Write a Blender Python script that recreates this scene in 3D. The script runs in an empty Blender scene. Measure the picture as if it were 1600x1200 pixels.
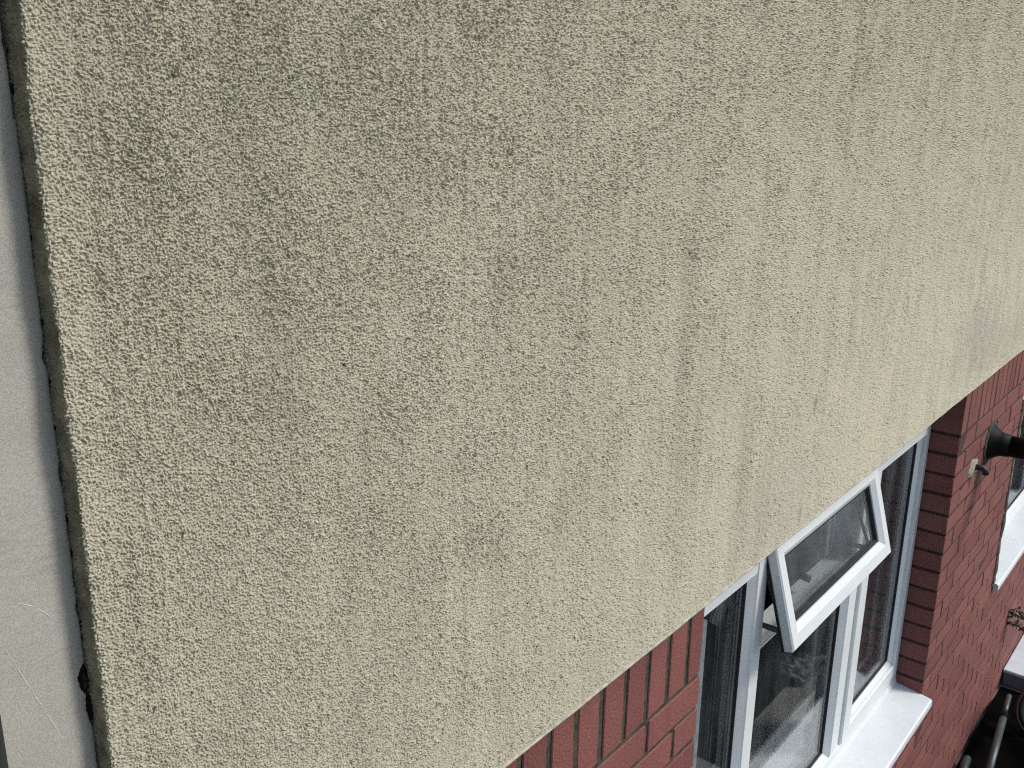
import bpy, math, random
import numpy as np
from mathutils import Vector, Matrix

random.seed(7)
RNG = np.random.default_rng(11)
scene = bpy.context.scene
COL = scene.collection
H = 2.95                      # eye height above the ground; wall heights below are given relative to the eye

# ------------------------------------------------------------------ camera
cam_data = bpy.data.cameras.new('camera')
cam = bpy.data.objects.new('camera', cam_data); COL.objects.link(cam)
m = Matrix(((0.62525189, 0.21204194, -0.75106477),
            (-0.78030865, 0.18633196, -0.59699147),
            (0.01336014, 0.95933238, 0.28196257))).to_4x4()
m.translation = (0, -0.765, H)
cam.matrix_world = m
cam_data.sensor_width = 36.0
cam_data.lens = 1519.54 / 1600 * 36
cam_data.clip_start = 0.01
cam_data.clip_end = 500
scene.camera = cam

# ------------------------------------------------------------------ sky, sun, exposure
SUN = Vector((0.46, -0.60, 0.68)).normalized()        # towards the sun
elev = math.asin(SUN.z)
world = bpy.data.worlds.new('World'); scene.world = world
world.use_nodes = True
wn = world.node_tree.nodes; wl = world.node_tree.links
sky = wn.new('ShaderNodeTexSky'); sky.sky_type = 'NISHITA'; sky.sun_disc = False
sky.sun_elevation = elev
sky.sun_rotation = math.atan2(SUN.x, SUN.y)
sky.air_density = 1.0; sky.dust_density = 1.6; sky.ozone_density = 1.0
bg = wn['Background']; bg.inputs['Strength'].default_value = 0.085
wl.new(sky.outputs[0], bg.inputs['Color'])
sun_data = bpy.data.lights.new('sun', 'SUN')
sun_data.energy = 1.5; sun_data.angle = math.radians(14); sun_data.color = (1.0, 0.965, 0.91)
sun = bpy.data.objects.new('sun', sun_data); COL.objects.link(sun)
sun.rotation_euler = SUN.to_track_quat('Z', 'Y').to_euler()
vs = scene.view_settings
vs.view_transform = 'Standard'; vs.look = 'None'; vs.gamma = 1.0; vs.use_curve_mapping = False
vs.exposure = 0.86
scene.render.engine = 'CYCLES'
scene.cycles.max_bounces = 6
scene.cycles.use_denoising = False
scene.cycles.filter_width = 1.2

# ------------------------------------------------------------------ materials
def new_mat(name):
    mt = bpy.data.materials.new(name); mt.use_nodes = True
    nt = mt.node_tree
    return mt, nt, nt.nodes['Principled BSDF']

def nd(nt, kind, **kw):
    n = nt.nodes.new(kind)
    for k, v in kw.items(): setattr(n, k, v)
    return n

def noise(nt, scale, detail=3, rough=0.55, vec=None, dist=0.0):
    n = nd(nt, 'ShaderNodeTexNoise')
    n.inputs['Scale'].default_value = scale; n.inputs['Detail'].default_value = detail
    n.inputs['Roughness'].default_value = rough; n.inputs['Distortion'].default_value = dist
    if vec is not None: nt.links.new(vec, n.inputs['Vector'])
    return n

def ramp(nt, fac, stops):
    r = nd(nt, 'ShaderNodeValToRGB')
    e = r.color_ramp.elements
    while len(e) < len(stops): e.new(0.5)
    for i, (p, c) in enumerate(stops):
        e[i].position = p
        e[i].color = (c[0], c[1], c[2], 1) if not isinstance(c, (int, float)) else (c, c, c, 1)
    nt.links.new(fac, r.inputs['Fac'])
    return r

def mix(nt, fac, a, b, mode='MIX'):
    n = nd(nt, 'ShaderNodeMix', data_type='RGBA', blend_type=mode)
    if isinstance(fac, (int, float)): n.inputs[0].default_value = fac
    else: nt.links.new(fac, n.inputs[0])
    for s, v in ((6, a), (7, b)):
        if isinstance(v, tuple): n.inputs[s].default_value = (v[0], v[1], v[2], 1)
        else: nt.links.new(v, n.inputs[s])
    return n.outputs[2]

def coords(nt, kind='Object', scale=(1, 1, 1), loc=(0, 0, 0)):
    if kind == 'World':
        g = nd(nt, 'ShaderNodeNewGeometry'); src = g.outputs['Position']
    else:
        g = nd(nt, 'ShaderNodeTexCoord'); src = g.outputs[kind]
    mp = nd(nt, 'ShaderNodeMapping')
    mp.inputs['Scale'].default_value = scale; mp.inputs['Location'].default_value = loc
    nt.links.new(src, mp.inputs['Vector'])
    return mp.outputs[0]

def bump(nt, bsdf, height, strength=0.5, distance=0.001):
    b = nd(nt, 'ShaderNodeBump')
    b.inputs['Strength'].default_value = strength; b.inputs['Distance'].default_value = distance
    nt.links.new(height, b.inputs['Height'])
    nt.links.new(b.outputs[0], bsdf.inputs['Normal'])

def math_n(nt, op, a, b=None):
    n = nd(nt, 'ShaderNodeMath', operation=op)
    for i, v in enumerate((a, b)):
        if v is None: continue
        if isinstance(v, (int, float)): n.inputs[i].default_value = v
        else: nt.links.new(v, n.inputs[i])
    return n.outputs[0]

def simple(name, col, rough=0.6, spec=0.3, var=0.12, scale=30, bumpd=0.0, metal=0.0):
    mt, nt, b = new_mat(name)
    v = coords(nt, 'World')
    n = noise(nt, scale, 4, 0.6, v)
    lo = tuple(c * (1 - var) for c in col); hi = tuple(min(1, c * (1 + var)) for c in col)
    r = ramp(nt, n.outputs[0], [(0.3, lo), (0.7, hi)])
    nt.links.new(r.outputs[0], b.inputs['Base Color'])
    b.inputs['Roughness'].default_value = rough
    b.inputs['Specular IOR Level'].default_value = spec
    b.inputs['Metallic'].default_value = metal
    if bumpd:
        n2 = noise(nt, scale * 6, 4, 0.6, v)
        bump(nt, b, n2.outputs[0], 0.6, bumpd)
    return mt

STAINS = [(1.80, -0.80, 0.34, 0.16, (0.33, 0.33, 0.30), 0.35, 18), (3.33, -0.72, 0.42, 0.20, (0.29, 0.285, 0.255), 0.55, 14), (3.9, -0.80, 0.9, 0.14, (0.30, 0.28, 0.21), 0.45, 14),
          (1.94, -0.612, 0.016, 0.030, (0.10, 0.09, 0.07), 0.5, 60), (1.915, -0.855, 0.014, 0.034, (0.10, 0.09, 0.07), 0.45, 60),
          (0.658, -0.37, 0.014, 0.060, (0.2, 0.19, 0.14), 0.3, 60), (0.664, -0.46, 0.010, 0.050, (0.2, 0.19, 0.14), 0.2, 60),
          (0.45, 0.0, 0.13, 0.20, (0.34, 0.32, 0.245), 0.12, 14), (0.66, 0.03, 0.20, 0.16, (0.34, 0.325, 0.25), 0.10, 12),
          (1.35, -0.40, 0.05, 0.55, (0.29, 0.28, 0.21), 0.32, 25), (0.55, -0.28, 0.10, 0.14, (0.34, 0.325, 0.25), 0.3, 18)]
def render_material():
    mt, nt, b = new_mat('weathered_render')
    w = coords(nt, 'World')
    big = noise(nt, 3.2, 4, 0.55, w)
    base = ramp(nt, big.outputs[0], [(0.30, (0.462, 0.440, 0.333)), (0.52, (0.488, 0.461, 0.350)), (0.75, (0.508, 0.472, 0.366))]).outputs[0]
    # rain streaks: noise drawn out along the height
    st = noise(nt, 1.0, 5, 0.6, coords(nt, 'World', (21, 21, 1.1)))
    stm = ramp(nt, st.outputs[0], [(0.42, 0.0), (0.72, 1.0)]).outputs[0]
    pat = noise(nt, 2.1, 3, 0.5, coords(nt, 'World', (1, 1, 1), (3.7, 0, 1.3)))
    patm = ramp(nt, pat.outputs[0], [(0.34, 0.15), (0.70, 1.0)]).outputs[0]
    k = math_n(nt, 'MULTIPLY', stm, patm)
    c = mix(nt, math_n(nt, 'MULTIPLY', k, 0.33), base, (0.225, 0.205, 0.145))
    st2 = noise(nt, 1.0, 4, 0.65, coords(nt, 'World', (75, 75, 3.2), (9, 2, 0)))
    s2 = ramp(nt, st2.outputs[0], [(0.52, 0.0), (0.75, 1.0)]).outputs[0]
    c = mix(nt, math_n(nt, 'MULTIPLY', s2, 0.30), c, (0.21, 0.19, 0.14))
    # greenish bloom
    gr = noise(nt, 5.5, 4, 0.6, coords(nt, 'World', (1, 1, 0.5), (1.3, 0, 7)))
    gm = ramp(nt, gr.outputs[0], [(0.5, 0.0), (0.75, 1.0)]).outputs[0]
    c = mix(nt, math_n(nt, 'MULTIPLY', gm, 0.12), c, (0.33, 0.32, 0.23))
    # marks with a place of their own: damp bloom near the lower edge, drip marks, grey mottling
    rags = (noise(nt, 16, 3, 0.65, w), noise(nt, 60, 3, 0.65, w))
    def spot(c, x, z, rx, rz, col, amount, nscale):
        sp_n = nd(nt, 'ShaderNodeVectorMath', operation='DISTANCE')
        mp = nd(nt, 'ShaderNodeMapping'); mp.inputs['Scale'].default_value = (1 / rx, 0, 1 / rz)
        nt.links.new(w, mp.inputs['Vector'])
        nt.links.new(mp.outputs[0], sp_n.inputs[0]); sp_n.inputs[1].default_value = (x / rx, 0, (z + H) / rz)
        rag = rags[0] if nscale < 40 else rags[1]
        dd = math_n(nt, 'ADD', sp_n.outputs['Value'], math_n(nt, 'MULTIPLY', rag.outputs[0], 1.4))
        mm = ramp(nt, math_n(nt, 'MULTIPLY', dd, 0.5), [(0.40, 1.0), (0.80, 0.0)]).outputs[0]
        return mix(nt, math_n(nt, 'MULTIPLY', mm, amount), c, col)
    for (x, z, rx, rz, col, am, ns) in STAINS: c = spot(c, x, z, rx, rz, col, am, ns)
    # single grains and pinholes
    gn = noise(nt, 420, 2, 0.5, w)
    gc = ramp(nt, gn.outputs[0], [(0.25, (0.80, 0.80, 0.78)), (0.5, (1.0, 1.0, 1.0)), (0.75, (1.16, 1.14, 1.12))]).outputs[0]
    c = mix(nt, 1.0, c, gc, 'MULTIPLY')
    sp = noise(nt, 95, 1, 0.4, coords(nt, 'World', (1, 1, 1), (5, 5, 5)))
    sm = ramp(nt, sp.outputs[0], [(0.765, 0.0), (0.79, 1.0)]).outputs[0]
    c = mix(nt, math_n(nt, 'MULTIPLY', sm, 0.7), c, (0.06, 0.055, 0.04))
    nt.links.new(c, b.inputs['Base Color'])
    b.inputs['Roughness'].default_value = 0.95
    b.inputs['Specular IOR Level'].default_value = 0.15
    f = noise(nt, 640, 4, 0.7, w)
    bump(nt, b, f.outputs[0], 0.9, 0.0013)
    return mt

def brick_material(name, col, seed):
    mt, nt, b = new_mat(name)
    w = coords(nt, 'World', (1, 1, 1), (seed, seed, 0))
    oi = nd(nt, 'ShaderNodeObjectInfo')
    big = noise(nt, 4.5, 4, 0.6, w)
    r = ramp(nt, big.outputs[0], [(0.3, tuple(c * 0.86 for c in col)), (0.7, tuple(c * 1.12 for c in col))]).outputs[0]
    tint = ramp(nt, oi.outputs['Random'], [(0.0, (0.84, 0.83, 0.83)), (0.5, (1, 1, 1)), (1.0, (1.12, 1.10, 1.10))]).outputs[0]
    c = mix(nt, 1.0, r, tint, 'MULTIPLY')
    fn = noise(nt, 260, 4, 0.65, w)
    g = ramp(nt, fn.outputs[0], [(0.3, (0.66, 0.64, 0.64)), (0.5, (1, 1, 1)), (0.72, (1.30, 1.27, 1.25))]).outputs[0]
    c = mix(nt, 1.0, c, g, 'MULTIPLY')
    # pale flecks where the paint has flaked
    fl = noise(nt, 120, 2, 0.5, coords(nt, 'World', (1, 1, 1), (2 + seed, 4, 8)))
    fm = ramp(nt, fl.outputs[0], [(0.735, 0.0), (0.76, 1.0)]).outputs[0]
    c = mix(nt, math_n(nt, 'MULTIPLY', fm, 0.55), c, (0.38, 0.30, 0.24))
    # dirt runs
    dr = noise(nt, 1.0, 4, 0.6, coords(nt, 'World', (30, 30, 4)))
    dm = ramp(nt, dr.outputs[0], [(0.55, 0.0), (0.8, 1.0)]).outputs[0]
    c = mix(nt, math_n(nt, 'MULTIPLY', dm, 0.35), c, (0.07, 0.035, 0.03))
    so = noise(nt, 22, 5, 0.7, coords(nt, 'World', (1, 1, 1), (7, 1, 3)))
    sm = ramp(nt, so.outputs[0], [(0.62, 0.0), (0.74, 1.0)]).outputs[0]
    c = mix(nt, math_n(nt, 'MULTIPLY', sm, 0.30), c, (0.13, 0.115, 0.085))
    nt.links.new(c, b.inputs['Base Color'])
    b.inputs['Roughness'].default_value = 0.75
    b.inputs['Specular IOR Level'].default_value = 0.25
    n2 = noise(nt, 150, 5, 0.65, w)
    bump(nt, b, n2.outputs[0], 0.9, 0.0034)
    return mt

def mortar_material(name, c0, c1):
    mt, nt, b = new_mat(name)
    w = coords(nt, 'World')
    n = noise(nt, 40, 5, 0.65, w)
    r = ramp(nt, n.outputs[0], [(0.35, c0), (0.7, c1)]).outputs[0]
    nt.links.new(r, b.inputs['Base Color'])
    b.inputs['Roughness'].default_value = 0.95
    n2 = noise(nt, 300, 4, 0.6, w)
    bump(nt, b, n2.outputs[0], 0.8, 0.003)
    return mt

def pvc_material():
    mt, nt, b = new_mat('white_pvc')
    w = coords(nt, 'World')
    n = noise(nt, 6, 5, 0.6, w)
    c = ramp(nt, n.outputs[0], [(0.3, (0.60, 0.64, 0.645)), (0.6, (0.66, 0.70, 0.70))]).outputs[0]
    d = noise(nt, 55, 4, 0.7, coords(nt, 'World', (1, 1, 1), (4, 1, 2)))
    dm = ramp(nt, d.outputs[0], [(0.56, 0.0), (0.78, 1.0)]).outputs[0]
    c = mix(nt, math_n(nt, 'MULTIPLY', dm, 0.45), c, (0.42, 0.42, 0.38))
    nt.links.new(c, b.inputs['Base Color'])
    b.inputs['Roughness'].default_value = 0.38
    b.inputs['Specular IOR Level'].default_value = 0.4
    bump(nt, b, noise(nt, 25, 2, 0.5, w).outputs[0], 0.15, 0.001)
    return mt

def glass_material():
    mt, nt, b = new_mat('window_glass')
    nt.nodes.remove(b)
    out = nt.nodes['Material Output']
    tr = nd(nt, 'ShaderNodeBsdfTransparent'); tr.inputs[0].default_value = (0.975, 0.982, 0.985, 1)
    gl = nd(nt, 'ShaderNodeBsdfGlossy'); gl.inputs['Roughness'].default_value = 0.02
    lw = nd(nt, 'ShaderNodeLayerWeight'); lw.inputs[0].default_value = 0.5
    p = math_n(nt, 'POWER', lw.outputs['Facing'], 4.0)
    f = math_n(nt, 'ADD', math_n(nt, 'MULTIPLY', p, 0.75), 0.045)
    mx = nd(nt, 'ShaderNodeMixShader')
    nt.links.new(f, mx.inputs[0]); nt.links.new(tr.outputs[0], mx.inputs[1]); nt.links.new(gl.outputs[0], mx.inputs[2])
    # dusty film
    df = nd(nt, 'ShaderNodeBsdfDiffuse'); df.inputs[0].default_value = (0.44, 0.51, 0.55, 1)
    w = coords(nt, 'World', (14, 14, 3))
    dn = noise(nt, 1.0, 5, 0.65, w)
    dm = ramp(nt, dn.outputs[0], [(0.40, 0.003), (0.72, 0.035)]).outputs[0]
    m2 = nd(nt, 'ShaderNodeMixShader')
    nt.links.new(dm, m2.inputs[0]); nt.links.new(mx.outputs[0], m2.inputs[1]); nt.links.new(df.outputs[0], m2.inputs[2])
    nt.links.new(m2.outputs[0], out.inputs['Surface'])
    return mt

def plaster_material():
    mt, nt, b = new_mat('grey_smooth_plaster')
    w = coords(nt, 'World')
    n = noise(nt, 14, 4, 0.5, w)
    c = ramp(nt, n.outputs[0], [(0.3, (0.345, 0.338, 0.302)), (0.7, (0.40, 0.39, 0.345))]).outputs[0]
    f = noise(nt, 900, 2, 0.5, w)
    g = ramp(nt, f.outputs[0], [(0.32, (0.74, 0.74, 0.75)), (0.68, (1.24, 1.23, 1.18))]).outputs[0]
    c = mix(nt, 1.0, c, g, 'MULTIPLY')
    # sealant and dirt creeping out of the joint with the render (x about 0.35)
    sx = nd(nt, 'ShaderNodeSeparateXYZ'); nt.links.new(w, sx.inputs[0])
    e = noise(nt, 1.0, 4, 0.7, coords(nt, 'World', (60, 60, 18)))
    d = math_n(nt, 'ADD', sx.outputs[0], math_n(nt, 'MULTIPLY', e.outputs[0], 0.022))
    jm = ramp(nt, math_n(nt, 'MULTIPLY', math_n(nt, 'SUBTRACT', d, 0.33), 20.0), [(0.50, 0.0), (0.72, 1.0)]).outputs[0]
    c = mix(nt, math_n(nt, 'MULTIPLY', jm, 0.55), c, (0.17, 0.16, 0.12))
    # trowel scuffs
    sc = noise(nt, 1.0, 4, 0.6, coords(nt, 'World', (30, 30, 160)), 1.2)
    sm = ramp(nt, sc.outputs[0], [(0.5, 0.0), (0.7, 1.0)]).outputs[0]
    pm = noise(nt, 9, 2, 0.5, coords(nt, 'World', (1, 1, 1), (0.3, 0, 2.1)))
    pk = ramp(nt, pm.outputs[0], [(0.52, 0.0), (0.64, 1.0)]).outputs[0]
    c = mix(nt, math_n(nt, 'MULTIPLY', math_n(nt, 'MULTIPLY', sm, pk), 0.55), c, (0.24, 0.24, 0.235))
    nt.links.new(c, b.inputs['Base Color'])
    b.inputs['Roughness'].default_value = 0.8
    bump(nt, b, noise(nt, 500, 3, 0.6, w).outputs[0], 0.35, 0.0005)
    return mt

M = {
    'render': render_material(),
    'edge': simple('dark_render_edge', (0.27, 0.245, 0.165), 0.95, 0.1, 0.45, 45, 0.0012),  # left return of the render, coloured a darker olive than the face
    'bead': simple('drip_bead_cream', (0.40, 0.375, 0.30), 0.8, 0.2, 0.3, 60, 0.0006),
    'brick': brick_material('red_painted_brick', (0.205, 0.077, 0.068), 0.0),
    'mortar': mortar_material('dark_raked_mortar', (0.014, 0.014, 0.011), (0.095, 0.092, 0.062)),
    'mortar_red': mortar_material('painted_mortar', (0.026, 0.012, 0.011), (0.085, 0.036, 0.032)),
    'pvc': pvc_material(),
    'glass': glass_material(),
    'gasket': simple('black_rubber', (0.010, 0.010, 0.011), 0.6, 0.3, 0.3, 40),
    'plaster': plaster_material(),
    'black': simple('black_plastic', (0.005, 0.005, 0.006), 0.6, 0.12, 0.3, 30),
    'tarp': simple('black_sheeting', (0.0035, 0.003, 0.003), 0.9, 0.02, 0.4, 12),
    'void': simple('dark_cavity', (0.012, 0.010, 0.009), 0.9, 0.1, 0.3, 40),
    'chip': simple('maroon_chip', (0.055, 0.022, 0.020), 0.8, 0.2, 0.5, 200, 0.001),
    'stain': simple('pale_mortar_patch', (0.30, 0.28, 0.21), 0.9, 0.2, 0.3, 80, 0.002),
    'steel': simple('grey_metal', (0.075, 0.085, 0.09), 0.45, 0.4, 0.2, 25, 0, 0.4),
    'dgrey': simple('dark_grey_plastic', (0.014, 0.017, 0.020), 0.5, 0.35, 0.25, 20),
    'teal': simple('dark_teal_plastic', (0.013, 0.022, 0.026), 0.5, 0.3, 0.25, 30),
    'rust': simple('rust_red_rubber', (0.045, 0.018, 0.014), 0.6, 0.3, 0.3, 50),
    'bag': simple('grey_sheet_plastic', (0.055, 0.062, 0.066), 0.5, 0.3, 0.3, 30),
    'bluegrey': simple('blue_grey_trim', (0.15, 0.18, 0.20), 0.6, 0.3, 0.3, 40, 0.001),
    'board': simple('gloss_white_board', (0.86, 0.88, 0.88), 0.4, 0.4, 0.04, 10),
    'whitepaint': simple('white_step_paint', (0.58, 0.625, 0.64), 0.6, 0.3, 0.12, 10, 0.002),
    'greypaint': simple('grey_step_side', (0.17, 0.18, 0.19), 0.7, 0.3, 0.2, 18, 0.002),
    'concrete': simple('concrete_paving', (0.17, 0.165, 0.15), 0.9, 0.2, 0.25, 3, 0.003),
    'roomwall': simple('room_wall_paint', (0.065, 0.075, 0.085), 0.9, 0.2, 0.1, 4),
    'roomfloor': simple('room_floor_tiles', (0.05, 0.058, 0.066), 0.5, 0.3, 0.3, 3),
    'taupe': simple('taupe_worktop', (0.36, 0.34, 0.30), 0.6, 0.3, 0.1, 12),
    'web': simple('cobweb_silk', (0.75, 0.72, 0.60), 0.9, 0.1, 0.1, 40),
    'moss': simple('dry_moss', (0.20, 0.19, 0.12), 0.95, 0.1, 0.5, 150),
    'stem': simple('dark_stem', (0.018, 0.019, 0.014), 0.8, 0.2, 0.4, 80),
    'curtain': simple('grey_voile', (0.30, 0.33, 0.345), 0.9, 0.1, 0.2, 20),
}

# ------------------------------------------------------------------ mesh helpers
class MB:
    def __init__(self): self.v = []; self.f = []
    def box(self, x0, x1, y0, y1, z0, z1):
        i = len(self.v)
        self.v += [(x0, y0, z0), (x1, y0, z0), (x1, y1, z0), (x0, y1, z0), (x0, y0, z1), (x1, y0, z1), (x1, y1, z1), (x0, y1, z1)]
        self.f += [tuple(i + k for k in q) for q in ((0, 3, 2, 1), (4, 5, 6, 7), (0, 1, 5, 4), (1, 2, 6, 5), (2, 3, 7, 6), (3, 0, 4, 7))]
        return self
    def cbox(self, x0, x1, y0, y1, z0, z1, c, jit=0.0, rnd=random):
        """box with chamfered edges"""
        lo = (x0, y0, z0); hi = (x1, y1, z1)
        idx = {}
        for sx in (0, 1):
            for sy in (0, 1):
                for sz in (0, 1):
                    s = (sx, sy, sz)
                    j = [rnd.uniform(-jit, jit) for _ in range(3)]
                    for ax in range(3):
                        p = []
                        for a in range(3):
                            q = (hi[a] if s[a] else lo[a])
                            if a != ax: q += (-c if s[a] else c)
                            p.append(q + j[a])
                        idx[(s, ax)] = len(self.v); self.v.append(tuple(p))
        # face on axis ax, side d: the four verts idx[(s, ax)]
        for ax in range(3):
            b, cc = [a for a in range(3) if a != ax]
            for d in (0, 1):
                q = []
                for (u, w) in ((0, 0), (1, 0), (1, 1), (0, 1)):
                    s = [0, 0, 0]; s[ax] = d; s[b] = u; s[cc] = w
                    q.append(idx[(tuple(s), ax)])
                self.f.append(tuple(q))
        for ax in range(3):          # edges parallel to ax
            b, cc = [a for a in range(3) if a != ax]
            for u in (0, 1):
                for w in (0, 1):
                    s0 = [0, 0, 0]; s0[b] = u; s0[cc] = w; s1 = list(s0); s1[ax] = 1
                    s0, s1 = tuple(s0), tuple(s1)
                    self.f.append((idx[(s0, b)], idx[(s1, b)], idx[(s1, cc)], idx[(s0, cc)]))
        for sx in (0, 1):
            for sy in (0, 1):
                for sz in (0, 1):
                    s = (sx, sy, sz)
                    self.f.append((idx[(s, 0)], idx[(s, 1)], idx[(s, 2)]))
        return self
    def ring(self, x0, x1, z0, z1, prof, closed=True):
        """mitred frame: prof = [(inset, y), ...] swept round the rectangle"""
        i = len(self.v); n = len(prof)
        for (t, y) in prof:
            self.v += [(x0 + t, y, z0 + t), (x1 - t, y, z0 + t), (x1 - t, y, z1 - t), (x0 + t, y, z1 - t)]
        rng = range(n if closed else n - 1)
        for k in rng:
            a = i + 4 * k; b = i + 4 * ((k + 1) % n)
            for e in range(4):
                g = (e + 1) % 4
                self.f.append((a + e, a + g, b + g, b + e))
        return self
    def ring2(self, out, inn, prof):
        i = len(self.v); n = len(prof)
        for (t, y) in prof:
            r = [a + (b - a) * t for a, b in zip(out, inn)]
            x0, x1, z0, z1 = r
            self.v += [(x0, y, z0), (x1, y, z0), (x1, y, z1), (x0, y, z1)]
        for k in range(n):
            a = i + 4 * k; b = i + 4 * ((k + 1) % n)
            for e in range(4):
                g = (e + 1) % 4
                self.f.append((a + e, a + g, b + g, b + e))
        return self
    def bar(self, x0, x1, z0, z1, prof):
        """upright bar; prof = [(x, y), ...] closed outline"""
        i = len(self.v); n = len(prof)
        for z in (z0, z1):
            self.v += [(x, y, z) for x, y in prof]
        for k in range(n):
            self.f.append((i + k, i + (k + 1) % n, i + n + (k + 1) % n, i + n + k))
        self.f.append(tuple(i + k for k in range(n))[::-1]); self.f.append(tuple(i + n + k for k in range(n)))
        return self
    def tube(self, pts, rad, n=12, cap=True):
        pts = [Vector(p) for p in pts]
        if isinstance(rad, (int, float)): rad = [rad] * len(pts)
        i0 = len(self.v)
        prev = None
        for k, p in enumerate(pts):
            t = (pts[min(k + 1, len(pts) - 1)] - pts[max(k - 1, 0)]).normalized()
            if prev is None:
                a = Vector((0, 0, 1)) if abs(t.z) < 0.9 else Vector((1, 0, 0))
                u = t.cross(a).normalized()
            else:
                u = (prev - t * prev.dot(t)).normalized()
            prev = u; w = t.cross(u)
            for q in range(n):
                an = 2 * math.pi * q / n
                self.v.append(tuple(p + (u * math.cos(an) + w * math.sin(an)) * rad[k]))
        for k in range(len(pts) - 1):
            for q in range(n):
                a = i0 + k * n + q; b = i0 + k * n + (q + 1) % n
                self.f.append((a, b, b + n, a + n))
        if cap:
            self.f.append(tuple(i0 + q for q in range(n))[::-1])
            e = i0 + (len(pts) - 1) * n
            self.f.append(tuple(e + q for q in range(n)))
        return self
    def mesh(self, name, mat, smooth=False):
        me = bpy.data.meshes.new(name)
        me.from_pydata(self.v, [], self.f)
        import bmesh
        bm = bmesh.new(); bm.from_mesh(me); bmesh.ops.recalc_face_normals(bm, faces=bm.faces[:]); bm.to_mesh(me); bm.free()
        me.materials.append(M[mat])
        if smooth:
            me.polygons.foreach_set('use_smooth', [True] * len(me.polygons))
        return me
    def build(self, name, mat, parent=None, smooth=False, loc=(0, 0, 0)):
        return link(name, self.mesh(name, mat, smooth), parent, loc)

def link(name, me, parent=None, loc=(0, 0, 0)):
    o = bpy.data.objects.new(name, me); COL.objects.link(o)
    o.location = loc
    if parent is not None: o.parent = parent
    return o

def empty(name, parent=None, loc=(0, 0, 0)):
    o = bpy.data.objects.new(name, None); COL.objects.link(o); o.empty_display_size = 0.1
    o.location = loc
    if parent is not None: o.parent = parent
    return o

def tag(o, label=None, cat=None, group=None, kind=None):
    if label: o['label'] = label
    if cat: o['category'] = cat
    if group: o['group'] = group
    if kind: o['kind'] = kind
    return o

# ------------------------------------------------------------------ ground
g = MB(); g.v = [(-120, -120, 0), (120, -120, 0), (120, 120, 0), (-120, 120, 0)]; g.f = [(0, 1, 2, 3)]
tag(g.build('ground', 'concrete'), kind='structure')

# ------------------------------------------------------------------ house
house = empty('house')
tag(house, 'house with rough beige render above red painted brick and white windows', 'house')

# measured on the photograph (x along the wall, z relative to the eye)
XL = 0.3495                    # left end of the render
YR = -0.045                    # face of the render (brick face is y = 0)
ZR = -0.896                    # lower edge of the render
WX0, WX1 = 1.585, 3.468        # main window opening
WZ0, WZ1 = -2.115, -1.03
VX0, VX1 = 4.487, 5.75         # second window opening
VZ0, VZ1 = -2.085, -1.03
SB = -1.107                    # underside of the soldier course

# ---- rendered upper wall: a dense height field of splashed grains
def band_noise(nz, nx, lam_lo, lam_hi, step, seed, aniso=1.0):
    r = np.random.default_rng(seed)
    w = r.standard_normal((nz, nx))
    F = np.fft.rfft2(w)
    kz = np.fft.fftfreq(nz, step)[:, None]; kx = np.fft.rfftfreq(nx, step)[None, :]
    k = np.sqrt((kx * aniso) ** 2 + kz ** 2)
    lo, hi = 1.0 / lam_hi, 1.0 / lam_lo
    filt = np.exp(-(k / hi) ** 4) * (1 - np.exp(-(k / lo) ** 2))
    o = np.fft.irfft2(F * filt, s=(nz, nx))
    return o / o.std()

STEP = 0.0008
X_END, Z_TOP = 4.40, 0.34
NX = int((X_END - XL + 0.06) / STEP); NZ = int((Z_TOP - ZR + 0.02) / STEP)
g1 = band_noise(NZ, NX, 0.0028, 0.0058, STEP, 1)
g2 = band_noise(NZ, NX, 0.0020, 0.0042, STEP, 2)
g3 = band_noise(NZ, NX, 0.009, 0.035, STEP, 3)
g4 = band_noise(NZ, NX, 0.09, 0.35, STEP, 4)
mound = np.abs(g1) ** 0.8
hf = 0.00125 * (mound - 0.8) + 0.00072 * g2 + 0.00020 * g3 + 0.0005 * g4
hf = hf * np.clip(1.0 + 0.06 * g3 + 0.08 * g4, 0.6, 1.5)
del g1, g2, mound

us = []                               # path round the left corner, then along the wall
path = []
RC = 0.0032
for t in np.linspace(-0.012, YR + RC, 24): path.append((XL, t, -1.0, 0.0))
for a in np.linspace(0, math.pi / 2, 9)[1:]:
    path.append((XL + RC - RC * math.cos(a), YR + RC - RC * math.sin(a), -math.cos(a), -math.sin(a)))
x = XL + RC
while x < X_END:
    s = (0.25 + 0.45 * x + 0.6 * x * x) * 0.001 * 1.62
    x += s; path.append((x, YR, 0.0, -1.0))
path = np.array(path)
u = np.concatenate([[0], np.cumsum(np.hypot(np.diff(path[:, 0]), np.diff(path[:, 1])))])
zs = np.arange(ZR, Z_TOP, 0.00096)
iu = np.clip(u / STEP, 0, NX - 2); iz = np.clip((zs - ZR) / STEP, 0, NZ - 2)
i0 = iu.astype(int); fu = (iu - i0)[None, :]; j0 = iz.astype(int); fz = (iz - j0)[:, None]
def samp(a):
    return (a[np.ix_(j0, i0)] * (1 - fu) * (1 - fz) + a[np.ix_(j0, i0 + 1)] * fu * (1 - fz)
            + a[np.ix_(j0 + 1, i0)] * (1 - fu) * fz + a[np.ix_(j0 + 1, i0 + 1)] * fu * fz)
hh = samp(hf)
amp_u = np.where(path[:, 3] > -0.5, 0.8, 1.0)[None, :]
amp_z = np.clip((zs - ZR) / 0.010, 0.0, 1.0)[:, None] ** 0.8
hh = hh * amp_u * (0.08 + 0.92 * amp_z)
wob = 0.0007 * np.interp(zs, np.linspace(ZR, Z_TOP, 40), RNG.standard_normal(40))[:, None]
left_w = np.exp(-np.clip(path[:, 0] - XL, 0, None) / 0.012)[None, :]
PX = path[None, :, 0] + path[None, :, 2] * hh + wob * left_w
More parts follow.
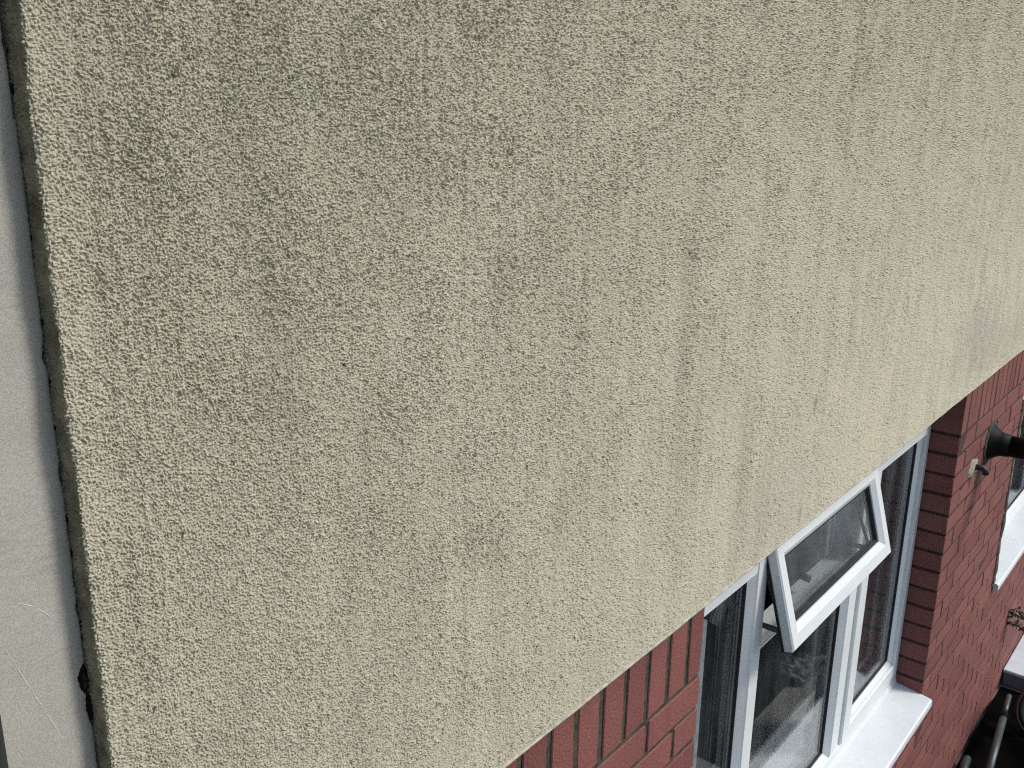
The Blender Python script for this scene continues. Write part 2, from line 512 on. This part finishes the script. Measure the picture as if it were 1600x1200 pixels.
PY = path[None, :, 1] + path[None, :, 3] * hh
PZ = np.repeat(zs[:, None], len(path), 1) + H
nzr, nxr = PX.shape
co = np.stack([PX, PY, PZ], -1).reshape(-1, 3).astype(np.float32)
ii = (np.arange(nzr - 1)[:, None] * nxr + np.arange(nxr - 1)[None, :]).reshape(-1)
quads = np.stack([ii, ii + 1, ii + nxr + 1, ii + nxr], -1).astype(np.int32)
me = bpy.data.meshes.new('rendered_wall')
me.vertices.add(len(co)); me.vertices.foreach_set('co', co.ravel())
me.loops.add(quads.size); me.loops.foreach_set('vertex_index', quads.ravel())
me.polygons.add(len(quads))
me.polygons.foreach_set('loop_start', np.arange(0, quads.size, 4, dtype=np.int32))
me.polygons.foreach_set('use_smooth', np.zeros(len(quads), dtype=bool))
me.update(calc_edges=True)
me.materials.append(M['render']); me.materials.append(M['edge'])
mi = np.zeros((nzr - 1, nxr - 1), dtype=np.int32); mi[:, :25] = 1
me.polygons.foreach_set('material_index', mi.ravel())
rw = link('rendered_wall', me, house)
tag(rw, 'rough beige roughcast render with grey rain streaks')
del hf, g3, g4, hh, co, quads
# carcass of the upper storey behind and beyond the textured coat
MB().box(XL + 0.004, 9.0, 0.02, 0.30, ZR + H + 0.004, 2.6 + H).build('upper_wall_core', 'mortar', house)
up = MB().box(XL, X_END, YR, 0.018, Z_TOP + H - 0.0005, 2.6 + H)
up.box(X_END, 9.0, YR, 0.018, ZR + H, 2.6 + H)
up.build('upper_render', 'render', house)
# drip bead under the render
db = MB()
prof = [(YR - 0.0005, ZR + 0.003), (YR - 0.0022, ZR + 0.0006), (YR - 0.0015, ZR - 0.002), (YR + 0.004, ZR - 0.004), (0.016, ZR - 0.001), (0.016, ZR + 0.003), (YR + 0.004, ZR + 0.004)]
xs = np.concatenate([np.arange(XL + 0.004, X_END, 0.06), [9.0]])
base = 0
for k, xx in enumerate(xs):
    jy = random.uniform(-0.0006, 0.0006); jz = random.uniform(-0.0008, 0.0008)
    db.v += [(float(xx), y + jy, z + jz + H) for y, z in prof]
n = len(prof)
for k in range(len(xs) - 1):
    for q in range(n):
        a = k * n + q; b = k * n + (q + 1) % n
        db.f.append((a, b, b + n, a + n))
db.f.append(tuple(range(n))); db.f.append(tuple((len(xs) - 1) * n + q for q in range(n)))
db.build('drip_bead', 'bead', house)

# ---- brick lower wall
bw = empty('brick_wall', house)
tag(bw, 'red painted brick with a soldier course under the render')
J = 0.010
def wall_core(name, mat, x0, x1, z0, z1, y0):
    return MB().box(x0, x1, y0, 0.30, z0 + H, z1 + H).build(name, mat, bw)
wall_core('mortar_bed', 'mortar', -0.6, WX0 - 0.004, -H - 0.2, ZR + 0.002, 0.0030)
wall_core('mortar_bed', 'mortar_red', WX1 + 0.004, VX0 - 0.004, -H - 0.2, ZR + 0.002, 0.0013)
wall_core('mortar_bed', 'mortar_red', VX1 + 0.004, 9.0, -H - 0.2, ZR + 0.002, 0.0013)
wall_core('mortar_bed', 'mortar_red', WX0 - 0.006, WX1 + 0.006, -H - 0.2, WZ0 - 0.03, 0.0014)
wall_core('mortar_bed', 'mortar_red', VX0 - 0.006, VX1 + 0.006, -H - 0.2, VZ0 - 0.03, 0.0014)
MB().box(WX0 - 0.006, WX1 + 0.006, 0.012, 0.098, -0.945 + H, ZR + H + 0.002).box(WX0 - 0.006, WX1 + 0.006, 0.099, 0.30, WZ1 + H, ZR + H + 0.002).build('lintel', 'mortar', bw)
MB().box(VX0 - 0.006, VX1 + 0.006, 0.012, 0.098, -0.945 + H, ZR + H + 0.002).box(VX0 - 0.006, VX1 + 0.006, 0.099, 0.30, VZ1 + H, ZR + H + 0.002).build('lintel', 'mortar', bw)

bricks = []           # (x0, x1, z0, z1)
def course(x0, x1, z0, z1, start):
    """stretchers with joints at start + k*0.225, clipped to [x0, x1]"""
    xx = start
    while xx > x0: xx -= 0.225
    while xx < x1:
        a, b = max(xx + J / 2, x0), min(xx + 0.225 - J / 2, x1)
        if b - a > 0.03: bricks.append((a, b, z0, z1))
        xx += 0.225
# soldier course
xx = 1.524
bricks.append((1.524 + 0.0065, WX0, SB + J / 2, ZR - 0.004))
while xx > 0.62:
    bricks.append((xx - 0.0755 + 0.0065, xx - 0.0065, SB + J / 2, ZR - 0.004)); xx -= 0.0755
xx = WX1
while xx < 5.05 and xx < VX0:
    b = min(xx + 0.0655, VX0)
    if b - xx > 0.02: bricks.append((xx, b, SB + J / 2, ZR - 0.004))
    xx += 0.0755
# stretcher courses
for k in range(25):
    zt = SB - J / 2 - 0.0775 * k * (0.075 / 0.0775); zb = zt - 0.065
    if zb < -H + 0.0: zb = -H - 0.005
    off = 0.0 if k % 2 == 0 else 0.1125
    if zb > -2.0:                                                # pier left of the window
        if k < 9:
            a = WX0 - 0.203 if k % 2 == 0 else WX0 - 0.098
            bricks.append((a + J / 2, WX0, zb, zt))
            course(0.72, a - J / 2, zb, zt, a - 0.225)
    x_from = WX1
    if zt < WZ0 - 0.03: x_from = 2.75
    x_to = VX0 if zb > VZ0 - 0.03 else 5.85
    if x_from == WX1:
        first = WX1 + (0.215 if k % 2 == 0 else 0.1025)
        bricks.append((WX1, first, zb, zt))
        course(first + J, x_to, zb, zt, first + J / 2)
    else:
        course(x_from, x_to, zb, zt, WX1 + off)

camp = np.array([0, -0.765, 0])
bricks.sort(key=lambda b: (b[0] + b[1]) ** 2 / 4 + 0.6 + ((b[2] + b[3]) / 2) ** 2)
cache = {}
rest = MB()
for i, (a, b, c, d) in enumerate(bricks):
    wv, hv = round(b - a, 3), round(d - c, 3)
    yo = random.uniform(-0.0008, 0.0008)
    if i < 300:
        variant = random.randrange(4)
        key = (wv, hv, variant)
        if key not in cache:
            cache[key] = MB().cbox(-wv / 2, wv / 2, 0, 0.1025, -hv / 2, hv / 2, 0.0019, 0.0011).mesh('brick', 'brick')
        o = link('brick', cache[key], bw, ((a + b) / 2, yo, (c + d) / 2 + H))
        o.rotation_euler = (random.uniform(-0.004, 0.004), random.uniform(-0.004, 0.004), random.uniform(-0.0025, 0.0025))
    else:
        rest.cbox(a, b, yo, yo + 0.1025, c + H, d + H, 0.0018, 0.0005)
if rest.v:
    tag(rest.build('far_bricks', 'brick', bw), kind='stuff')

# ---- windows
FY = 0.100                    # front of the frames
def make_window(x0, x1, z0, z1):
    w = empty('window', house)
    pr = [(0, 0.170), (0, FY), (0.040, FY), (0.046, FY + 0.004), (0.050, FY + 0.012), (0.050, 0.170)]
    MB().ring(x0 + 0.002, x1 - 0.002, z0 + H, z1 + H, pr).build('frame', 'pvc', w)
    return w
def bead_and_pane(w, x0, x1, z0, z1, yf, d=0.0):
    """bead, gasket and pane filling a rectangular light whose edge is x0..x1, z0..z1"""
    z0 += H; z1 += H
    MB().ring(x0, x1, z0, z1, [(0, yf + 0.030), (0, yf + 0.009), (0.004, yf + 0.007), (0.017, yf + 0.019), (0.017, yf + 0.030)]).build('glazing_bead', 'pvc', w)
    MB().ring(x0, x1, z0, z1, [(0.0165, yf + 0.029), (0.0165, yf + 0.0195), (0.021, yf + 0.0185), (0.024, yf + 0.022), (0.024, yf + 0.029)]).build('gasket', 'gasket', w)
    MB().box(x0 + 0.014, x1 - 0.014, yf + 0.0235, yf + 0.0275, z0 + 0.014, z1 - 0.014).build('pane', 'glass', w)
    MB().ring(x0, x1, z0, z1, [(0.010, yf + 0.046), (0.010, yf + 0.031), (0.022, yf + 0.031), (0.022, yf + 0.046)]).build('spacer', 'gasket', w)
    MB().box(x0 + 0.014, x1 - 0.014, yf + 0.0475, yf + 0.0515, z0 + 0.014, z1 - 0.014).build('pane', 'glass', w)
def mullion(w, x0, x1, z0, z1):
    c = 0.008
    MB().bar(x0, x1, z0 + H, z1 + H, [(x0, FY + 0.07), (x0, FY + 0.010), (x0 + c, FY + 0.001), (x1 - c, FY + 0.001), (x1, FY + 0.010), (x1, FY + 0.07)]).build('mullion', 'pvc', w)

w1 = make_window(WX0, WX1, WZ0, WZ1)
tag(w1, 'wide white window with its top centre light propped open')
fz0, fz1 = WZ0 + 0.05, WZ1 - 0.05
mullion(w1, 2.068, 2.136, fz0, fz1)
mullion(w1, 2.790, 2.868, fz0, fz1)
# left fixed light
MB().box(WX0 + 0.051, 2.067, FY + 0.0015, 0.168, -1.108 + H, fz1 + 0.001 + H).build('head_rail', 'pvc', w1)
bead_and_pane(w1, WX0 + 0.052, 2.068, fz0, -1.108, FY)
# transom and lower centre light
tz = -1.335
MB().box(2.136, 2.790, FY + 0.012, 0.168, tz - 0.018 + H, tz + H).build('transom', 'pvc', w1)
bead_and_pane(w1, 2.136, 2.790, fz0, tz - 0.018, FY)
# right casement, closed, with a dark shadow gap on its hinge side
MB().box(2.868, 2.884, FY + 0.020, FY + 0.060, fz0 + H, fz1 + H).build('gasket', 'gasket', w1)
cp = [(0, 0.165), (0, FY + 0.0005), (0.06, FY - 0.004), (0.88, FY - 0.004), (0.97, FY + 0.002), (1.0, FY + 0.010), (1.0, 0.165)]
MB().ring2((2.884, WX1 - 0.046, WZ0 + 0.046 + H, WZ1 - 0.044 + H), (2.958, WX1 - 0.060, WZ0 + 0.096 + H, WZ1 - 0.076 + H), cp).build('casement', 'pvc', w1)
bead_and_pane(w1, 2.958, WX1 - 0.060, WZ0 + 0.096, WZ1 - 0.076, FY)
# top-hung centre light, open about fifteen degrees
sash = empty('opening_light', w1, (0, 0.084, -1.043 + H))
SX0, SX1, SH, ST = 2.118, 2.848, 0.284, 0.030
sp = [(0.0, ST), (0.0, 0.004), (0.004, 0.0), (0.036, 0.0), (0.052, 0.012), (0.054, 0.018), (0.054, ST)]
sf = MB().ring(SX0, SX1, -SH, 0.0, sp)
gk = MB().ring(SX0, SX1, -SH, 0.0, [(0.0535, 0.029), (0.0535, 0.0155), (0.058, 0.0150), (0.062, 0.020), (0.062, 0.029)])
gk.ring(SX0, SX1, -SH, 0.0, [(-0.0015, ST - 0.004), (-0.0015, ST + 0.004), (0.004, ST + 0.005), (0.010, ST + 0.002)])
gp = MB().box(SX0 + 0.050, SX1 - 0.050, 0.022, 0.026, -SH + 0.050, -0.050)
gp2 = MB().box(SX0 + 0.050, SX1 - 0.050, 0.034, 0.037, -SH + 0.050, -0.050)
sb = MB().ring(SX0, SX1, -SH, 0.0, [(0.052, 0.0335), (0.052, 0.0305), (0.064, 0.0305), (0.064, 0.0335)])
ANG = math.atan2(0.076, 0.273)
rot = Matrix.Rotation(-ANG, 4, 'X')
COL.objects.unlink(sash); bpy.data.objects.remove(sash)
for nm, mb, mt in (('opening_light', sf, 'pvc'), ('gasket', gk, 'gasket'), ('pane', gp, 'glass'), ('pane', gp2, 'glass'), ('spacer', sb, 'gasket')):
    mb.v = [tuple(rot @ Vector(p) + Vector((0, 0.084, -1.043 + H))) for p in mb.v]
    o = mb.build(nm, mt, w1)
    if nm == 'opening_light': tag(o, 'white top-hung sash swung outwards')
# friction stays and handle
for sx in (2.150, 2.775):
    MB().box(sx, sx + 0.006, 0.060, 0.118, -1.300 + H, -1.286 + H).tube([(sx, 0.115, -1.14 + H), (sx, 0.075, -1.24 + H), (sx, 0.045, -1.30 + H)], 0.005, 8).build('stay', 'steel', w1)
hd = MB().tube([(2.47, 0.115, -1.29 + H), (2.47, 0.135, -1.29 + H), (2.49, 0.150, -1.29 + H), (2.58, 0.150, -1.285 + H)], [0.012, 0.010, 0.009, 0.008], 10)
hd.build('handle', 'dgrey', w1, True)
# sill: sloping top, small upstand, rounded nose, ears past the opening
def sill(w, x0, x1, zt, yf, ear):
    mb = MB()
    prof = [(0.168, zt + 0.022), (0.106, zt + 0.022), (0.098, zt + 0.018), (0.094, zt + 0.004), (yf + 0.006, zt - 0.014),
            (yf, zt - 0.020), (yf, zt - 0.044), (yf + 0.006, zt - 0.048), (yf + 0.02, zt - 0.048), (yf + 0.02, zt - 0.030), (0.168, zt - 0.010)]
    i = 0; n = len(prof)
    for k, xx in enumerate((x0 + 0.001, x1 - 0.001)):
        mb.v += [(xx, y, z + H) for y, z in prof]
    for q in range(n):
        mb.f.append((q, (q + 1) % n, n + (q + 1) % n, n + q))
    mb.f.append(tuple(range(n))); mb.f.append(tuple(n + q for q in range(n)))
    mb.build('sill', 'pvc', w)
    if ear:
        for (a, b) in ((x0 - ear, x0), (x1, x1 + ear)):
            e = MB()
            pr2 = [(-0.003, zt - 0.009), (yf + 0.006, zt - 0.014), (yf, zt - 0.020), (yf, zt - 0.044), (yf + 0.006, zt - 0.048), (-0.003, zt - 0.046)]
            for xx in (a, b): e.v += [(xx, y, z + H) for y, z in pr2]
            m6 = len(pr2)
            for q in range(m6): e.f.append((q, (q + 1) % m6, m6 + (q + 1) % m6, m6 + q))
            e.f.append(tuple(range(m6))); e.f.append(tuple(m6 + q for q in range(m6)))
            e.build('sill_ear', 'pvc', w)
sill(w1, WX0, WX1, WZ0 - 0.009, -0.040, 0)
MB().box(WX0 + 0.001, WX0 + 0.026, 0.006, 0.030, WZ0 + H, -1.0 + H).build('reveal_trim', 'bluegrey', w1)

w2 = make_window(VX0, VX1, VZ0, VZ1)
tag(w2, 'second white window, at the right edge, half out of view')
mullion(w2, 5.02, 5.10, VZ0 + 0.05, VZ1 - 0.05)
bead_and_pane(w2, VX0 + 0.052, 5.02, VZ0 + 0.05, VZ1 - 0.05, FY)
bead_and_pane(w2, 5.10, VX1 - 0.052, VZ0 + 0.05, VZ1 - 0.05, FY)
sill(w2, VX0, VX1, VZ0 + 0.016, -0.026, 0)
# ragged mortar along the second reveal
rg = MB()
zz = VZ0 + 0.0
pts = []
while zz < -1.2:
    pts.append((VX0 + random.uniform(-0.004, 0.002), random.uniform(-0.005, 0.0), zz + H)); zz += random.uniform(0.015, 0.04)
rg.tube(pts, [random.uniform(0.004, 0.009) for _ in pts], 7)
rg.build('mortar_fillet', 'stain', w2)

# ---- the room behind the glass
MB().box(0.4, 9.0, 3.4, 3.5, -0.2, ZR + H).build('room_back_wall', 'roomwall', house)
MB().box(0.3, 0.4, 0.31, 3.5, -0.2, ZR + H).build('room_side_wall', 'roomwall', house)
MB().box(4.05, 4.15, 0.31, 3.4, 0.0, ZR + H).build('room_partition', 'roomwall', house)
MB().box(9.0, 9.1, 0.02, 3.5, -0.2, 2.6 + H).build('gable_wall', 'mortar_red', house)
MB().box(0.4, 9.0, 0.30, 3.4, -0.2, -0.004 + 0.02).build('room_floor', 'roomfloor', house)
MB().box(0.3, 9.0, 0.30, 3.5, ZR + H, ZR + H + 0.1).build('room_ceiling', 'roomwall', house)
MB().box(WX0 - 0.004, WX1 + 0.004, 0.171, 0.284, WZ0 + 0.03 + H, WZ0 + 0.06 + H).build('window_board', 'board', house)
MB().box(WX0 - 0.004, WX1 + 0.004, 0.2845, 0.375, WZ0 + 0.029 + H, WZ0 + 0.056 + H).build('board_edge', 'taupe', house)

# voile curtains drawn to the sides of the window
for (xa, xb, ph) in ((1.60, 2.02, 0.0), (3.10, 3.46, 1.3)):
    mb = MB(); n = 60
    for k in range(n + 1):
        x = xa + (xb - xa) * k / n
        y = 0.325 + 0.016 * math.sin(95 * (x - xa) + ph + 2 * math.sin(23 * x)) + 0.006 * math.sin(211 * x)
        mb.v += [(x, y, WZ0 + 0.075 + H), (x + 0.02 * math.sin(9 * x), y - 0.006, -1.5 + H), (x, y, -1.0 + H)]
    for k in range(n):
        for q in range(2):
            a = 3 * k + q
            mb.f.append((a, a + 3, a + 4, a + 1))
    o = mb.build('curtain', 'curtain', house, True)
    sm_ = o.modifiers.new('thickness', 'SOLIDIFY'); sm_.thickness = 0.002

# ------------------------------------------------------------------ adjoining grey wall at the left
adj = empty('adjoining_wall', None, (0, 0, 0))
tag(adj, 'smooth grey plastered wall left of the render edge', 'wall')
mb = MB()
zz = np.arange(-2.95, 2.6, 0.0016)
dense = zz[(zz > -0.75) & (zz < 0.2)]
zl = np.concatenate([[-2.95, -2.0, -1.2], dense, [0.6, 1.5, 2.6]])
gap_n = np.interp(zl, np.linspace(-0.76, 0.21, 200), np.convolve(RNG.standard_normal(203), np.ones(4) / 3, 'valid'))
fine = RNG.standard_normal(len(zl))
edge = []
for z, gn, fn in zip(zl, gap_n, fine):
    e = 0.0003 + max(0.0, gn - 0.25) * 0.0017 + abs(fn) * 0.00028
    if z > -0.02: e += 0.0016 + 0.012 * max(0, z)
    e += (0.0055 + 0.0016 * abs(fn)) * math.exp(-((z + 0.486) / 0.012) ** 4) + 0.0035 * math.exp(-((z + 0.515) / 0.012) ** 2)
    edge.append(XL - e)
AY = -0.0225
cols = [-2.0, 0.0, 0.24]
for z, e in zip(zl, edge):
    row = [(-2.0, AY), (0.0, AY), (0.24, AY), (0.32, AY), (e - 0.003, AY), (e - 0.0008, AY + 0.0006), (e, AY + 0.003), (e, AY + 0.02)]
    mb.v += [(x, y, z + H) for x, y in row]
nr = 8
for k in range(len(zl) - 1):
    for q in range(nr - 1):
        a = k * nr + q
        mb.f.append((a, a + 1, a + nr + 1, a + nr))
mb.build('plaster_face', 'plaster', adj, True)
MB().box(-2.0, XL + 0.003, 0.0, 0.3, 0.0, 2.6 + H).build('joint_cavity', 'void', adj)
ch = MB().tube([(XL - 0.0045, -0.013, -0.470 + H), (XL - 0.005, -0.017, -0.482 + H), (XL - 0.0035, -0.018, -0.495 + H), (XL - 0.002, -0.014, -0.512 + H)], [0.0012, 0.0032, 0.0030, 0.001], 8)
ch.build('chipped_hole', 'chip', adj, True)
def lumpy(mb, c, rx, rz, dep, n=9, m_=6):
    i = len(mb.v)
    mb.v.append((c[0], c[1] - dep, c[2]))
    for r in range(1, m_):
        for k in range(n):
            t = 2 * math.pi * k / n; q = r / (m_ - 1); j = random.uniform(0.78, 1.22)
            mb.v.append((c[0] + rx * q * j * math.cos(t), c[1] - dep * math.cos(q * math.pi / 2) * random.uniform(0.6, 1.2), c[2] + rz * q * j * math.sin(t)))
    for k in range(n): mb.f.append((i, i + 1 + k, i + 1 + (k + 1) % n))
    for r in range(m_ - 2):
        for k in range(n):
            a = i + 1 + r * n + k; b = i + 1 + r * n + (k + 1) % n
            mb.f.append((a, b, b + n, a + n))
lm = MB()
lumpy(lm, (XL - 0.0040, AY + 0.0006, -0.487 + H), 0.0052, 0.0150, 0.0022)
lumpy(lm, (XL - 0.0018, AY + 0.0006, -0.517 + H), 0.0026, 0.0150, 0.0018)
for z in (-0.11, -0.172, -0.223, -0.262, -0.335, -0.372, -0.43, -0.448, 0.004, 0.03):
    lumpy(lm, (XL - random.uniform(0.0002, 0.0016), AY + 0.0005, z + H + random.uniform(-0.005, 0.005)), random.uniform(0.0006, 0.0014), random.uniform(0.002, 0.006), 0.0010)
tag(lm.build('joint_grime', 'void', adj), kind='stuff')
mm_ = MB(); lumpy(mm_, (XL - 0.0034, AY - 0.0009, -0.488 + H), 0.0020, 0.0070, 0.0012)
mm_.build('paint_flake', 'chip', adj)

dp = empty('downpipe', None, (0.216, -0.085, 0))
tag(dp, 'dark pipe running down at the bottom left corner', 'pipe')
MB().tube([(0, 0, 0.0), (0, 0, 5.4)], 0.034, 24).build('pipe', 'dgrey', dp, True)
MB().tube([(0, 0, 2.26), (0, 0, 2.31)], 0.0385, 24).build('socket', 'dgrey', dp, True)

def web(pts, r, label):
    mb = MB().tube(pts, thin(len(pts), r), 5)
    tag(mb.build('cobweb_thread', 'web'), label, 'cobweb')
def thin(n, r):
    return [r * random.uniform(0.25, 1.0) for _ in range(n)]
def wob_line(p, q, n, a):
    out = []
    for k in range(n + 1):
        t = k / n
        out.append((p[0] + (q[0] - p[0]) * t + random.uniform(-a, a), AY - 0.0001, p[1] + (q[1] - p[1]) * t + random.uniform(-a, a) + H))
    return out
web(wob_line((0.2825, -0.419), (0.3215, -0.533), 30, 0.0005), 0.00035, 'long pale cobweb thread slanting down the grey wall')
web(wob_line((0.300, -0.393), (0.3135, -0.403), 5, 0.0005) + wob_line((0.316, -0.406), (0.327, -0.420), 5, 0.0005), 0.00032, 'short pale cobweb thread with a kink above the longer one')

# ------------------------------------------------------------------ flue, overflow and weed on the brick wall
fl = empty('boiler_flue', None, (3.946, 0, -1.255 + H))
tag(fl, 'black flue pipe with a flared collar sticking out of the brick', 'flue pipe')
MB().tube([(0, 0.03, 0), (0, -0.006, 0), (0, -0.010, 0), (0, -0.030, 0), (0, -0.045, 0), (0, -0.075, 0)], [0.073, 0.073, 0.069, 0.053, 0.046, 0.043], 28).build('collar', 'black', fl, True)
mr = MB()
for k in range(28):
    t = 2 * math.pi * k / 28; rr = 0.079 + random.uniform(0, 0.012)
    mr.v += [(0.072 * math.cos(t), -0.007, 0.072 * math.sin(t)), (rr * math.cos(t), -0.003, rr * math.sin(t)), ((rr + 0.004) * math.cos(t), 0.004, (rr + 0.004) * math.sin(t))]
for k in range(28):
    a = 3 * k; b = 3 * ((k + 1) % 28)
    mr.f += [(a, a + 1, b + 1, b), (a + 1, a + 2, b + 2, b + 1)]
mr.build('sealant_ring', 'mortar', fl)
MB().tube([(0, -0.05, 0), (0, -0.20, 0), (0, -0.215, 0)], [0.041, 0.039, 0.037], 28).build('pipe', 'black', fl, True)
MB().tube([(0, -0.20, 0.004), (0, -0.33, 0.004)], 0.031, 28).build('terminal', 'black', fl, True)

ov = empty('overflow_pipe', None, (3.735, 0, -1.300 + H))
tag(ov, 'small bent dark pipe in a pale mortar patch below the flue', 'pipe')
MB().tube([(0, 0.02, 0), (0.0, -0.016, 0.006), (0.004, -0.030, 0.006), (0.008, -0.040, -0.004), (0.010, -0.044, -0.018)], [0.011, 0.011, 0.011, 0.0115, 0.012], 14).build('elbow', 'dgrey', ov, True)
pm = MB()
ring_n = 18
pm.v.append((0, -0.010, -0.01))
for k in range(ring_n):
    a = 2 * math.pi * k / ring_n
    rr = random.uniform(0.75, 1.2)
    pm.v.append((0.050 * rr * math.cos(a) - 0.01, -0.006, 0.032 * rr * math.sin(a)))
for k in range(ring_n):
    a = 2 * math.pi * k / ring_n
    v = pm.v[1 + k]; pm.v.append((v[0] * 1.25, 0.004, v[2] * 1.25))
for k in range(ring_n):
    b = (k + 1) % ring_n
    pm.f.append((0, 1 + k, 1 + b)); pm.f.append((1 + k, 1 + ring_n + k, 1 + ring_n + b, 1 + b))
pm.build('mortar_patch', 'stain', ov, True)

wd = empty('wall_weed', None, (5.03, 0, -2.50 + H))
tag(wd, 'dry mossy weed growing out of the bricks at the right edge', 'plant')
st = MB(); lf = MB()
for k in range(6):
    p = Vector((random.uniform(-0.01, 0.03), 0.004, random.uniform(-0.035, 0.035)))
    pts = [tuple(p)]
    d = Vector((random.uniform(-0.1, 0.9), -1.0, random.uniform(-0.5, 0.6))).normalized()
    for s in range(5):
        p = p + d * random.uniform(0.02, 0.035); d = (d + Vector((random.uniform(-.3, .3), random.uniform(-.2, .1), random.uniform(-.45, .2)))).normalized()
        pts.append(tuple(p))
        for q in range(3):
            c = p + Vector((random.uniform(-.014, .014), random.uniform(-.014, .014), random.uniform(-.008, .018)))
            u1 = Vector((random.uniform(-1, 1), random.uniform(-1, 1), random.uniform(-1, 1))).normalized() * random.uniform(0.010, 0.020)
            u2 = u1.cross(Vector((random.uniform(-1, 1), random.uniform(-1, 1), 1))).normalized() * random.uniform(0.007, 0.013)
            i = len(lf.v)
            lf.v += [tuple(c - u1), tuple(c + u2), tuple(c + u1), tuple(c - u2), tuple(c + u1.cross(u2).normalized() * 0.003)]
            lf.f += [(i, i + 1, i + 4), (i + 1, i + 2, i + 4), (i + 2, i + 3, i + 4), (i + 3, i, i + 4)]
    st.tube(pts, [0.004, 0.0035, 0.003, 0.0025, 0.002, 0.0015], 6)
st.build('stem', 'stem', wd)
tag(lf.build('foliage', 'moss', wd), kind='stuff')

# ------------------------------------------------------------------ clutter at the foot of the wall
sp_ = empty('doorstep', None, (5.16, 0, 0))
tag(sp_, 'low white step with a grey side at the foot of the brick wall', 'step')
MB().cbox(0.004, 1.6, -0.75, -0.004, 0.0, 0.072, 0.006).build('riser', 'greypaint', sp_)
MB().cbox(0.0, 1.6, -0.76, -0.003, 0.0725, 0.092, 0.004).build('tread', 'whitepaint', sp_)

# crumpled black sheeting
mb = MB()
nx, ny = 60, 60
def lump(x, y):
    v = 0.030 * math.sin(7.1 * x + 2 * math.sin(5 * y)) * math.sin(6.3 * y + 1.3) + 0.018 * math.sin(17 * x + 9 * y) + 0.012 * math.sin(31 * x - 23 * y + 2 * math.sin(12 * x)) + 0.006 * math.sin(61 * x + 47 * y)
    return v
for i in range(nx + 1):
    for j in range(ny + 1):
        x = 3.6 + 1.53 * i / nx; y = -0.012 - 1.3 * j / ny
        e = min(i, nx - i, ny - j) / 6.0
        mb.v.append((x, y, 0.006 + max(0.0, (0.035 + lump(x, y)) * min(1, e) * (0.35 + 0.65 * min(1, j / 10)))))
for i in range(nx):
    for j in range(ny):
        a = i * (ny + 1) + j
        mb.f.append((a, a + 1, a + ny + 2, a + ny + 1))
tag(mb.build('tarpaulin', 'tarp', None, True), 'crumpled black sheeting on the ground below the brick wall', 'tarpaulin')

pl = empty('pole', None, (4.36, -0.15, 0.085))
tag(pl, 'grey telescopic pole with a dark joint lying on black sheeting', 'pole')
a, b = Vector((-0.25, -0.02, 0.05)), Vector((0.50, 0.055, 0.04))
d = b - a
MB().tube([a, a + d * 0.70], 0.017, 16).build('outer_tube', 'steel', pl, True)
MB().tube([a + d * 0.70, a + d * 0.745], 0.020, 16).build('joint', 'black', pl, True)
MB().tube([a + d * 0.745, b], 0.012, 16).build('inner_tube', 'steel', pl, True)

wh = empty('round_lid', None, (4.75, -0.27, 0.07))
tag(wh, 'dark teal round lid standing on edge with a rust red rim', 'lid')
ax = Vector((-0.75, -0.55, 0.36)).normalized()
def disc(rs, c):
    up = Vector((0, 0, 1)); u1 = ax.cross(up).normalized(); u2 = u1.cross(ax)
    return u1, u2
u1, u2 = disc(0, 0)
cen = Vector((0, 0, 0.10))
mb = MB(); n = 40
for (rr, h) in ((0.0, 0.012), (0.05, 0.012), (0.055, 0.006), (0.105, 0.004), (0.115, 0.010), (0.122, 0.004), (0.122, -0.012)):
    if rr == 0.0: mb.v.append(tuple(cen + ax * h)); continue
    for k in range(n):
        t = 2 * math.pi * k / n
        mb.v.append(tuple(cen + ax * h + (u1 * math.cos(t) + u2 * math.sin(t)) * rr))
for k in range(n): mb.f.append((0, 1 + k, 1 + (k + 1) % n))
for r_ in range(5):
    for k in range(n):
        a_ = 1 + r_ * n + k; b_ = 1 + r_ * n + (k + 1) % n
        mb.f.append((a_, b_, b_ + n, a_ + n))
mb.f.append(tuple(1 + 5 * n + k for k in range(n)))
mb.build('disc', 'teal', wh, True)
arc = [tuple(cen + ax * 0.0 + (u1 * math.cos(t) + u2 * math.sin(t)) * 0.134) for t in np.linspace(0, 2 * math.pi, 49)]
MB().tube(arc, 0.007, 8, False).build('rim', 'rust', wh, True)

bgm = MB(); nn = 22
for i in range(nn + 1):
    for j in range(nn + 1):
        a = 2 * math.pi * i / nn; p = math.pi * j / nn
        r_ = 0.13 * (1 + 0.22 * math.sin(5 * a + 3 * p) * math.sin(p) + 0.12 * math.sin(11 * a - 7 * p) + 0.08 * math.sin(17 * p + 3 * a))
        bgm.v.append((r_ * math.sin(p) * math.cos(a), r_ * math.sin(p) * math.sin(a), 0.6 * r_ * math.cos(p)))
for i in range(nn):
    for j in range(nn):
        a = i * (nn + 1) + j
        bgm.f.append((a, a + 1, a + nn + 2, a + nn + 1))
o = bgm.build('plastic_bag', 'bag', None, False, (4.47, -0.47, 0.09))
tag(o, 'crumpled grey plastic bag at the bottom right corner', 'bag')

cb = MB().tube([(4.62, -0.36, 0.09), (4.72, -0.345, 0.16), (4.88, -0.30, 0.20), (5.02, -0.26, 0.16), (5.10, -0.24, 0.11), (5.12, -0.20, 0.10)], 0.007, 10)
tag(cb.build('grey_cable', 'bag', None, True), 'thin grey cable looping in front of the white step', 'cable')

tp = MB().tube([(4.205, -0.055, 0.035), (4.26, -0.050, 0.037), (4.335, -0.045, 0.040), (4.342, -0.045, 0.040)], [0.020, 0.020, 0.020, 0.017], 16)
tag(tp.build('short_pipe', 'steel', None, True), 'short grey pipe end lying against the foot of the wall', 'pipe')
